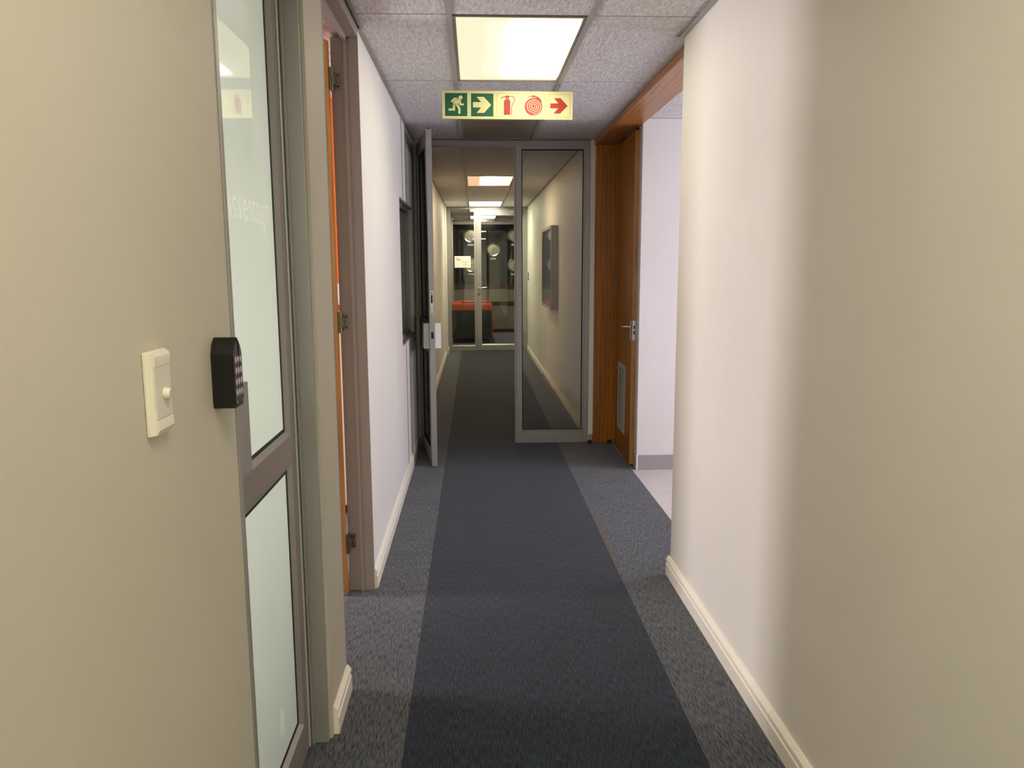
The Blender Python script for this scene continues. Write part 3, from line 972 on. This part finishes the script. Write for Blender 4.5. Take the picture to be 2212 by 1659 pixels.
for z in (2.30, 1.9, 0.35):
    MB().cyl((-0.008, 0.018, z - 0.06), (-0.008, 0.018, z + 0.06), 0.008, 10).build('hinge', M['alud'], d3)

# ---------------------------------------------------------------- door 4: oak door with grille, slightly ajar
d4 = thing('door_4', 'oak door with louvre grille and lever handle beside the oak post', 'door', (XO, 6.3, 0), None, 'structure')
o = d4.location
MB().box(XO - 0.006, 1.30, 6.715, 6.789, 0.0, ZC - 0.041).build('jamb', M['grey_paint'], d4, org=o)
MB().box(XO - 0.008, XO - 0.0062, 6.72, 6.758, 0.0005, 0.118).build('base_tile', M['skirt'], d4, org=o)
MB().box(XO - 0.0005, 1.36, 5.886, 5.915, 0.0, ZC - 0.002).box(XO + 0.001, 1.30, 5.952, 5.953, 0, 0.01).build('jamb', M['grey_paint'], d4, org=o)
MB().box(XO + 0.004, 1.36, 5.916, 6.714, 2.552, ZC - 0.002).build('head', M['dark'], d4, org=o)  # near-black colour paints the shade of the gap above the leaf
h4 = Vector((XO - 0.014, 6.708, 0))
l4 = Vector((1.194, 5.932, 0))
dv = l4 - h4
L4 = dv.length
du4 = dv.normalized()
dn4 = Vector((-du4.y, du4.x, 0))          # towards +x
if dn4.x < 0:
    dn4 = -dn4


def p4(u, v, z):
    return h4 + du4 * u + dn4 * v + Vector((0, 0, z))


def b4(u0, u1, v0, v1, z0, z1):
    vs = [p4(u, v, z) for z in (z0, z1) for u, v in ((u0, v0), (u1, v0), (u1, v1), (u0, v1))]
    return MB().add(vs, [(0, 3, 2, 1), (4, 5, 6, 7), (0, 1, 5, 4), (1, 2, 6, 5), (2, 3, 7, 6), (3, 0, 4, 7)])


VU0, VU1, VZ0, VZ1 = 0.20, 0.50, 0.215, 0.735
lm = MB()
for args in ((0.0, VU0, 0.012, 2.535), (VU1, L4 - 0.006, 0.012, 2.535), (VU0, VU1, 0.012, VZ0), (VU0, VU1, VZ1, 2.535)):
    u0, u1, z0, z1 = args
    t_ = b4(u0, u1, 0.0, 0.038, z0, z1)
    lm.add(t_.v, t_.f)
lf4 = lm.build('leaf', M['oak'], d4, org=o)
b4(L4 - 0.0058, L4, 0.0, 0.038, 0.012, 2.535).build('edge_lipping', M['oakedge'], lf4, org=o)
vt = MB()
for args in ((VU0 - 0.02, VU0 + 0.012, VZ0 - 0.02, VZ1 + 0.02), (VU1 - 0.012, VU1 + 0.02, VZ0 - 0.02, VZ1 + 0.02), (VU0 + 0.012, VU1 - 0.012, VZ0 - 0.02, VZ0 + 0.012), (VU0 + 0.012, VU1 - 0.012, VZ1 - 0.012, VZ1 + 0.02)):
    u0, u1, z0, z1 = args
    t_ = b4(u0, u1, -0.006, -0.0003, z0, z1)
    vt.add(t_.v, t_.f)
vg = vt.build('vent_grille', M['vent'], d4, org=o)
ns = 20
for i in range(ns):
    zc = VZ0 + 0.022 + (VZ1 - VZ0 - 0.044) * i / (ns - 1)
    mb = MB()
    vs = []
    for u in (VU0 + 0.013, VU1 - 0.013):
        vs += [p4(u, -0.003, zc - 0.010), p4(u, -0.001, zc - 0.010), p4(u, 0.022, zc + 0.010), p4(u, 0.020, zc + 0.010)]
    mb.add(vs, [(0, 1, 2, 3), (7, 6, 5, 4), (0, 4, 5, 1), (1, 5, 6, 2), (2, 6, 7, 3), (3, 7, 4, 0)])
    mb.build('slat', M['vent'], vg, org=o)
b4(VU0, VU1, 0.030, 0.036, VZ0, VZ1).build('vent_backing', M['dark'], vg, org=o)
hpz = 1.085
pt = b4(L4 - 0.055, L4 - 0.018, -0.006, -0.0003, 0.985, 1.130).build('handle_plate', M['chrome'], d4, org=o, bevel=0.002)
MB().tube([p4(L4 - 0.036, -0.006, hpz), p4(L4 - 0.036, -0.045, hpz), p4(L4 - 0.042, -0.052, hpz), p4(L4 - 0.10, -0.054, hpz), p4(L4 - 0.155, -0.050, hpz - 0.002)], 0.009, 10).build('lever', M['chrome'], pt, org=o, smooth=True)
lk = b4(L4 + 0.0003, L4 + 0.003, 0.006, 0.030, 0.985, 1.135).build('lock_face', M['chrome'], d4, org=o, bevel=0.001)
for z0, z1 in ((1.072, 1.096), (1.030, 1.056)):
    b4(L4 + 0.0031, L4 + 0.0036, 0.013, 0.023, z0, z1).build('bolt_slot', M['dark'], lk, org=o)
b4(L4 + 0.0003, L4 + 0.004, 0.031, 0.0375, 1.015, 1.105).build('strike_lip', M['chrome'], lk, org=o)
for z in (2.30, 1.39, 0.33):
    q = p4(-0.004, -0.004, 0)
    MB().cyl((q.x, q.y, z - 0.05), (q.x, q.y, z + 0.05), 0.006, 8).build('hinge', M['hinge'], d4, org=o)

# black rubber floor stops
for x, lb in ((1.000, 'small black rubber door stop below the glass partition stile'), (1.175, 'small black rubber door stop at the foot of the oak post')):
    st = MB().lathe([(0.0, 0.030), (0.012, 0.029), (0.019, 0.022), (0.021, 0.004), (0.022, 0.0), (0.0, 0.0)], lambda a, b2, h: (x + a, YP - 0.056 + b2, 0.0005 + h), 18)
    tag(st.build('door_stop', M['gasket'], None, (x, YP - 0.056, 0.0), smooth=True), lb, 'door stop')

# ---------------------------------------------------------------- hanging safety sign
YS = 4.74
sg = thing('safety_sign', 'hanging pale yellow exit and fire equipment sign with five pictograms', 'sign', (0.205, YS, 2.472), rot=(0, math.radians(0.5), math.radians(-1.0)))
SU, SV = 0.000385, 0.000366


def S(x, y):
    return ((x - 150) * SU - 0.3765, 0.0765 - (y - 150 - 0.0245 * (x - 150)) * SV)


def sface(off):
    def fn(u, v):
        return (u, -0.0025 - off, v)
    return fn


MB().box(-0.378, 0.378, -0.0025, 0.0025, -0.0785, 0.0785).build('panel', M['lumin'], sg, bevel=0.001, segs=1)


def spoly(name, polys, mat, off, parent):
    mb = MB()
    for poly in polys:
        P = [S(*q) for q in poly]
        mb.add([sface(off)(*q) for q in P], [tuple(range(len(P)))])
    return mb.build(name, mat, parent)


def circ(cx, cy, r, n=36):
    return [(cx + r * math.cos(2 * math.pi * i / n), cy + r * math.sin(2 * math.pi * i / n)) for i in range(n)]


def sstroke(mb, pts, wd, off, closed=False):
    f2 = lambda a, b: sface(off)(*S(a, b))
    mb.stroke(pts, wd, f2, closed)
    return mb


sq1 = spoly('green_square', [[(187, 187), (522, 191), (522, 541), (187, 533)]], M['green'], 0.0004, sg)
man = MB()
sstroke(man, [(285, 322), (334, 273), (402, 276)], 32, 0.0008)
sstroke(man, [(414, 290), (416, 362), (470, 363)], 28, 0.0008)
sstroke(man, [(352, 345), (402, 420), (403, 504)], 34, 0.0008)
sstroke(man, [(322, 345), (322, 437), (241, 437)], 34, 0.0008)
for poly in ([(352, 262), (398, 264), (432, 292), (404, 332), (372, 376), (308, 376), (306, 342), (336, 300)], circ(421, 256, 30)):
    P = [sface(0.0008)(*S(*q)) for q in poly]
    man.add(P, [tuple(range(len(P)))])
man.build('running_figure', M['lumin'], sq1)
sq2 = spoly('green_square', [[(578, 197), (914, 205), (914, 553), (578, 545)]], M['green'], 0.0004, sg)
spoly('arrow', [[(607, 330), (728, 331), (662, 250), (770, 252), (880, 376), (775, 496), (662, 494), (728, 413), (607, 411)]], M['lumin'], 0.0008, sq2)
bx = MB()
for x0, y0, x1, y1 in ((965, 203, 1297, 562), (1350, 213, 1685, 573), (1737, 228, 2067, 583)):
    r = 14
    sstroke(bx, [(x0 + r, y0), (x1 - r, y0 + 7), (x1, y0 + r + 7), (x1, y1 - r), (x1 - r, y1), (x0 + r, y1 - 8), (x0, y1 - 8 - r), (x0, y0 + r)], 4, 0.0004, True)
bx.build('border_line', M['redline'], sg)
ex = MB()
for poly in ([(1072, 530), (1072, 330), (1078, 310), (1092, 296), (1150, 296), (1163, 310), (1168, 330), (1168, 530)],
             [(1095, 275), (1150, 275), (1150, 290), (1095, 290)], [(1086, 252), (1112, 236), (1132, 236), (1156, 252), (1146, 270), (1098, 270)]):
    P = [sface(0.0006)(*S(*q)) for q in poly]
    ex.add(P, [tuple(range(len(P)))])
sstroke(ex, [(1024, 280), (1048, 262), (1095, 250)], 11, 0.0006)
sstroke(ex, [(1150, 250), (1196, 250), (1222, 266), (1234, 292), (1226, 322), (1200, 372), (1190, 412), (1189, 532)], 10, 0.0006)
ex.build('extinguisher_pictogram', M['red'], sg)
hs = spoly('hose_reel_pictogram', [circ(1517, 412, 134, 48), [(1433, 251), (1500, 249), (1500, 263), (1433, 260)], [(1496, 240), (1538, 240), (1538, 270), (1496, 270)],
                                   [(1538, 247), (1585, 262), (1625, 300), (1646, 350), (1600, 330), (1568, 290), (1538, 270)]], M['red'], 0.0006, sg)
sp = MB()
pts = []
for i in range(110):
    t_ = i / 109
    a = -0.6 + t_ * 2 * math.pi * 3.35
    r = 14 + 104 * t_
    pts.append((1517 + r * math.cos(a), 410 + r * math.sin(a)))
sstroke(sp, pts, 9, 0.0010)
sp.build('spiral_line', M['lumin'], hs)
spoly('red_arrow', [[(1770, 365), (1892, 366), (1828, 287), (1925, 288), (2032, 408), (1920, 522), (1822, 521), (1890, 441), (1770, 440)]], M['red'], 0.0006, sg)
for x in (-0.278, 0.292):
    hk = MB()
    hk.tube([(x, 0, 0.0795), (x + 0.004, 0, 0.086), (x - 0.003, 0, 0.093), (x + 0.005, 0, 0.101), (x + 0.009, 0, 0.110), (x + 0.004, 0, 0.118), (x - 0.003, 0, 0.121)], 0.0016, 6)
    hk.build('hook', M['hinge'], sg)

# ---------------------------------------------------------------- display case on the far right wall
dc = thing('display_case', 'shallow aluminium framed display case on the far cream wall', 'display case', (XR, 9.8, 1.03))
o = dc.location
CX0, CY0, CY1, CZ0, CZ1 = 0.888, 9.16, 10.42, 1.035, 2.01
MB().box(CX0 + 0.012, XR - 0.0003, CY0, CY1, CZ0, CZ1).build('body', M['alud'], dc, org=o, bevel=0.004)
fr = MB()
fr.box(CX0, CX0 + 0.0118, CY0, CY0 + 0.035, CZ0, CZ1).box(CX0, CX0 + 0.0118, CY1 - 0.035, CY1, CZ0, CZ1)
fr.box(CX0, CX0 + 0.0118, CY0 + 0.035, CY1 - 0.035, CZ0, CZ0 + 0.035).box(CX0, CX0 + 0.0118, CY0 + 0.035, CY1 - 0.035, CZ1 - 0.035, CZ1)
fr.build('frame', M['alu'], dc, org=o, bevel=0.002)
t = NT('painted_reflection_streaks')
f = t.noise(t.coords((1, 9, 0.9)), 1.4, 3)
c = t.ramp(f, [(0.35, lin(150, 138, 122)), (0.6, lin(196, 186, 166))])  # vertical curtain reflections painted as streaks into the backing colour
t.l(c, t.b.inputs['Base Color'])
t.b.inputs['Roughness'].default_value = 0.3
MB().box(CX0 + 0.007, CX0 + 0.0115, CY0 + 0.036, CY1 - 0.036, CZ0 + 0.036, CZ1 - 0.036).build('streaked_backing', t.m, dc, org=o)
MB().box(CX0 + 0.0055, CX0 + 0.0068, CY0 + 0.10, CY1 - 0.05, CZ0 + 0.04, CZ0 + 0.15).build('orange_patch', plain('orange_patch_tone', lin(206, 138, 100), 0.5), dc, org=o)  # even orange patch low on the case backing
MB().box(CX0 + 0.003, CX0 + 0.005, CY0 + 0.036, CY1 - 0.036, CZ0 + 0.036, CZ1 - 0.036).build('pane', glass('thin_acrylic', ior=1.2), dc, org=o)
MB().box(CX0 - 0.006, CX0 + 0.0028, 9.86, 9.90, 1.505, 1.535).build('lock', M['gasket'], dc, org=o, bevel=0.001)

# ---------------------------------------------------------------- light switch by the end door
sw = thing('light_switch', 'small dark framed light switch near the end glass door', 'switch', (XR, 14.2, 1.29))
o = sw.location
MB().box(XR - 0.010, XR - 0.0003, 14.10, 14.22, 1.285, 1.425).build('plate', M['bplastic'], sw, org=o, bevel=0.002)
MB().box(XR - 0.018, XR - 0.0101, 14.12, 14.20, 1.315, 1.395).build('rocker', M['wplastic'], sw, org=o, bevel=0.002)

# ---------------------------------------------------------------- end partition (window 3) and end door
w3 = thing('window_3', 'narrow fixed glass panel and frame at the corridor end with paper notice', 'window', (-0.2, YE, 0), None, 'structure')
o = w3.location
Y0, Y1 = YE, YE + 0.05
MB().box(-0.4865, -0.450, Y0 - 0.02, Y1, 0.0, ZC - 0.006).box(-0.4495, -0.415, Y0, Y1, 0.0, ZC - 0.0405).build('post', M['alu'], w3, org=o, bevel=0.0015)
MB().box(-0.4495, XR - 0.001, Y0, Y1, ZC - 0.040, ZC - 0.006).build('head', M['alu'], w3, org=o, bevel=0.0015)
MB().box(0.005, 0.043, Y0, Y1, 0.0, ZC - 0.0405).build('mullion', M['alu'], w3, org=o, bevel=0.0015)
MB().box(0.905, XR - 0.001, Y0, Y1, 0.0, ZC - 0.0405).build('post', M['alu'], w3, org=o, bevel=0.0015)
MB().box(-0.4145, 0.0045, Y0, Y1, 0.0, 0.088).prism([(0.0, 0.088), (0.05, 0.088), (0.05, 0.104), (0.02, 0.104)], -0.4145, 0.0045, lambda p, q, a: (a, Y0 + p, q)).build('bottom_rail', M['alu'], w3, org=o)
MB().box(-0.414, 0.004, Y0 + 0.025, Y0 + 0.031, 0.105, ZC - 0.041).build('pane', M['glass'], w3, org=o)

d5 = thing('door_5', 'closed aluminium framed glass door at the corridor end', 'door', (0.48, YE, 0), None, 'structure')
o = d5.location
e0, e1 = 0.046, 0.902
zt = ZC - 0.043
MB().box(e0, e0 + 0.088, Y0 + 0.003, Y1 - 0.003, 0.006, zt).build('lock_stile', M['alu'], d5, org=o, bevel=0.0015)
MB().box(e1 - 0.088, e1, Y0 + 0.003, Y1 - 0.003, 0.006, zt).build('hinge_stile', M['alu'], d5, org=o, bevel=0.0015)
MB().box(e0 + 0.0885, e1 - 0.0885, Y0 + 0.003, Y1 - 0.003, 0.006, 0.102).prism([(0.003, 0.102), (0.045, 0.102), (0.045, 0.122), (0.02, 0.122)], e0 + 0.0885, e1 - 0.0885, lambda p, q, a: (a, Y0 + p, q)).build('bottom_rail', M['alu'], d5, org=o)
MB().box(e0 + 0.0885, e1 - 0.0885, Y0 + 0.003, Y1 - 0.003, 2.445, zt).build('top_rail', M['alu'], d5, org=o, bevel=0.0015)
MB().box(e0 + 0.089, e1 - 0.089, Y0 + 0.024, Y0 + 0.030, 0.123, 2.4445).build('pane', M['glass'], d5, org=o)
MB().lathe([(0.0, 0.012), (0.022, 0.010), (0.024, 0.0), (0.0, 0.0)], lambda a, b2, h: (0.088 + a, Y0 + 0.0027 - h, 1.145 + b2), 20).tube(
    [(0.088, Y0 - 0.01, 1.145), (0.088, Y0 - 0.045, 1.145), (0.10, Y0 - 0.052, 1.146), (0.16, Y0 - 0.052, 1.152), (0.226, Y0 - 0.048, 1.158)], 0.010, 10).build('lever', M['chrome'], d5, org=o, smooth=True)
MB().lathe([(0.0, 0.009), (0.018, 0.008), (0.021, 0.0), (0.0, 0.0)], lambda a, b2, h: (0.084 + a, Y0 + 0.0027 - h, 1.036 + b2), 20).build('lock_cylinder', M['hinge'], d5, org=o, smooth=True)
cl = MB().box(0.66, 0.86, Y0 - 0.045, Y0 + 0.0027, 2.475, 2.535).build('door_closer', M['alu'], d5, org=o, bevel=0.004)
MB().tube([(0.70, Y0 - 0.02, 2.535), (0.70, Y0 - 0.02, 2.552), (0.60, Y0 - 0.10, 2.556), (0.69, Y0 - 0.03, 2.566)], 0.006, 8).build('closer_arm', M['alu'], cl, org=o)

nt = thing('paper_notice', 'white landscape paper notice with red emblem on the narrow glass panel', 'notice', (-0.206, YE + 0.0235, 1.62))
MB().box(-0.1465, 0.1465, -0.0005, 0.0005, -0.1035, 0.1035).build('sheet', M['paper'], nt)
lg = MB()
fnp = lambda u, v: (u, -0.0009, v)
for poly in ([(-0.110, 0.072), (-0.086, 0.060), (-0.066, 0.036), (-0.082, 0.030), (-0.100, 0.040)], [(-0.098, 0.036), (-0.088, 0.024), (-0.094, 0.014), (-0.102, 0.026)]):
    lg.add([fnp(*q) for q in poly], [tuple(range(len(poly)))])
lg.build('emblem', M['inkred'], nt)
lg2 = MB()
lg2.stroke([(-0.066, 0.060), (-0.045, 0.056), (-0.034, 0.044), (-0.040, 0.026), (-0.060, 0.018), (-0.080, 0.010)], 0.006, fnp)
lg2.stroke([(-0.070, 0.046), (-0.052, 0.046), (-0.046, 0.036), (-0.060, 0.028), (-0.074, 0.020)], 0.005, fnp)
lg2.build('emblem_wing', M['inkgrey'], nt)
text_part('lettering', 'Phoenix', 0.040, M['inkgrey'], nt, lambda u, v, ww: (0.050 + u, -0.0010, -0.010 + v))
text_part('lettering', 'Digital', 0.036, M['inkgrey'], nt, lambda u, v, ww: (0.058 + u, -0.0010, -0.050 + v))

# ---------------------------------------------------------------- lobby: clocks, name plates, sofa
clocks = [(-0.074, 2.232, 'silver wall clock, topmost above the paper notice', 35, 150),
          (0.446, 1.915, 'silver wall clock hanging alone in the middle of the black wall', 60, 205),
          (0.939, 2.232, 'silver wall clock high on the black wall, mostly behind the mullion', 10, 120),
          (-0.066, 1.562, 'silver wall clock half hidden behind the paper notice', 80, 300),
          (0.935, 1.552, 'silver wall clock low on the black wall, cut by the mullion', 40, 190)]
clk0 = None
YF = YB - 0.0202
plates = ['topmost clock above the paper notice', 'clock hanging alone mid wall', 'high clock behind the mullion', 'clock half hidden by the paper notice', 'low clock cut by the mullion']
for i, (cx, cz, lb, ah, am) in enumerate(clocks):
    pl_lb = plates[i]
    ck = thing('wall_clock', lb, 'clock', (cx, YF, cz), 'silver clocks on the black lobby wall')
    if i == 0:
        g = lambda a, b2, h: (a, -h, b2)
        rim = MB().lathe([(0.0, 0.0), (0.164, 0.0), (0.167, 0.02), (0.160, 0.042), (0.148, 0.050), (0.128, 0.040), (0.122, 0.026)], g, 48).build('rim', M['chrome'], ck, smooth=True)
        dial = MB().lathe([(0.0, 0.030), (0.05, 0.0295), (0.122, 0.0255)], g, 48).build('dial', M['clockface'], ck, smooth=True)
        mks = []
        for k in range(12):
            a = math.radians(30 * k)
            ca, sa = math.cos(a), math.sin(a)
            mks.append(MB().add([g(r * ca - s * sa, r * sa + s * ca, 0.0305) for r, s in ((0.098, -0.003), (0.112, -0.003), (0.112, 0.003), (0.098, 0.003))], [(0, 1, 2, 3)]).build('hour_mark', M['clockhand'], ck))
        clk0 = [rim, dial] + mks
    else:
        for q in clk0:
            if q is not None:
                dup(q, ck)
    for nm, ln, wd, an in (('hour_hand', 0.055, 0.009, ah), ('minute_hand', 0.085, 0.006, am)):
        a = math.radians(90 - an)
        MB().stroke([(-0.012 * math.cos(a), -0.012 * math.sin(a)), (ln * math.cos(a), ln * math.sin(a))], wd, lambda u, v: (u, -0.034, v)).build(nm, M['clockhand'], ck)
    MB().lathe([(0.0, 0.037), (0.008, 0.036), (0.009, 0.031)], lambda a, b2, h: (a, -h, b2), 14).build('hub', M['chrome'], ck)
    tag(MB().box(cx - 0.070, cx + 0.070, YF - 0.005, YF - 0.0002, cz - 0.225, cz - 0.185).build('name_plate', M['paper'], None, (cx, YF, cz - 0.2), bevel=0.001),
        'small white plate under the ' + pl_lb, 'plate', 'white plates under the clocks')

sf = thing('sofa', 'two tone sofa with orange rim and dark green sides', 'sofa', (-0.07, 16.5, 0))
o = sf.location
SX0, SX1, SY0, SY1 = -0.465, 0.355, 15.82, 17.25
MB().box(SX0, SX1 - 0.012, SY0, SY0 + 0.14, 0.105, 0.655).build('side_panel', M['sofa_g'], sf, org=o, bevel=0.01)
MB().box(SX0, SX1 - 0.012, SY1 - 0.14, SY1, 0.105, 0.655).build('side_panel', M['sofa_g'], sf, org=o, bevel=0.01)
MB().box(SX0, SX0 + 0.16, SY0 + 0.141, SY1 - 0.141, 0.105, 0.655).build('back_panel', M['sofa_g'], sf, org=o, bevel=0.01)
MB().box(SX0, SX1, SY0, SY0 + 0.15, 0.656, 0.80).build('arm_pad', M['sofa_o'], sf, org=o, bevel=0.025, segs=3)
MB().box(SX0, SX1, SY1 - 0.15, SY1, 0.656, 0.80).build('arm_pad', M['sofa_o'], sf, org=o, bevel=0.025, segs=3)
MB().box(SX0, SX0 + 0.19, SY0 + 0.151, SY1 - 0.151, 0.656, 0.80).build('back_pad', M['sofa_o'], sf, org=o, bevel=0.025, segs=3)
MB().box(SX1 - 0.0115, SX1 + 0.008, SY0 + 0.004, SY0 + 0.14, 0.15, 0.655).build('arm_front', M['sofa_o'], sf, org=o, bevel=0.005)
MB().box(SX1 - 0.0115, SX1 + 0.008, SY1 - 0.14, SY1 - 0.004, 0.15, 0.655).build('arm_front', M['sofa_o'], sf, org=o, bevel=0.005)
for a, b in ((SY0 + 0.142, (SY0 + SY1) / 2 - 0.002), ((SY0 + SY1) / 2 + 0.002, SY1 - 0.142)):
    MB().box(SX0 + 0.17, SX1 + 0.03, a, b, 0.28, 0.46).build('seat_cushion', M['sofa_o'], sf, org=o, bevel=0.03, segs=3)
MB().box(SX0 + 0.17, SX1 - 0.02, SY0 + 0.142, SY1 - 0.142, 0.12, 0.279).build('seat_base', M['sofa_g'], sf, org=o)
for x0, x1 in ((SX0 + 0.02, SX0 + 0.11), (SX1 - 0.12, SX1 - 0.03)):
    for y0, y1 in ((SY0 + 0.01, SY0 + 0.08), (SY1 - 0.08, SY1 - 0.01)):
        yy = y0 if y0 < 16 else y1 - 0.008
        xx = x0 if x0 < 0 else x1 - 0.014
        MB().box(x0, x1, y0, y1, 0.092, 0.104).box(xx, xx + 0.014, y0, y1, 0.001, 0.092).build('leg', M['chrome'], sf, org=o)
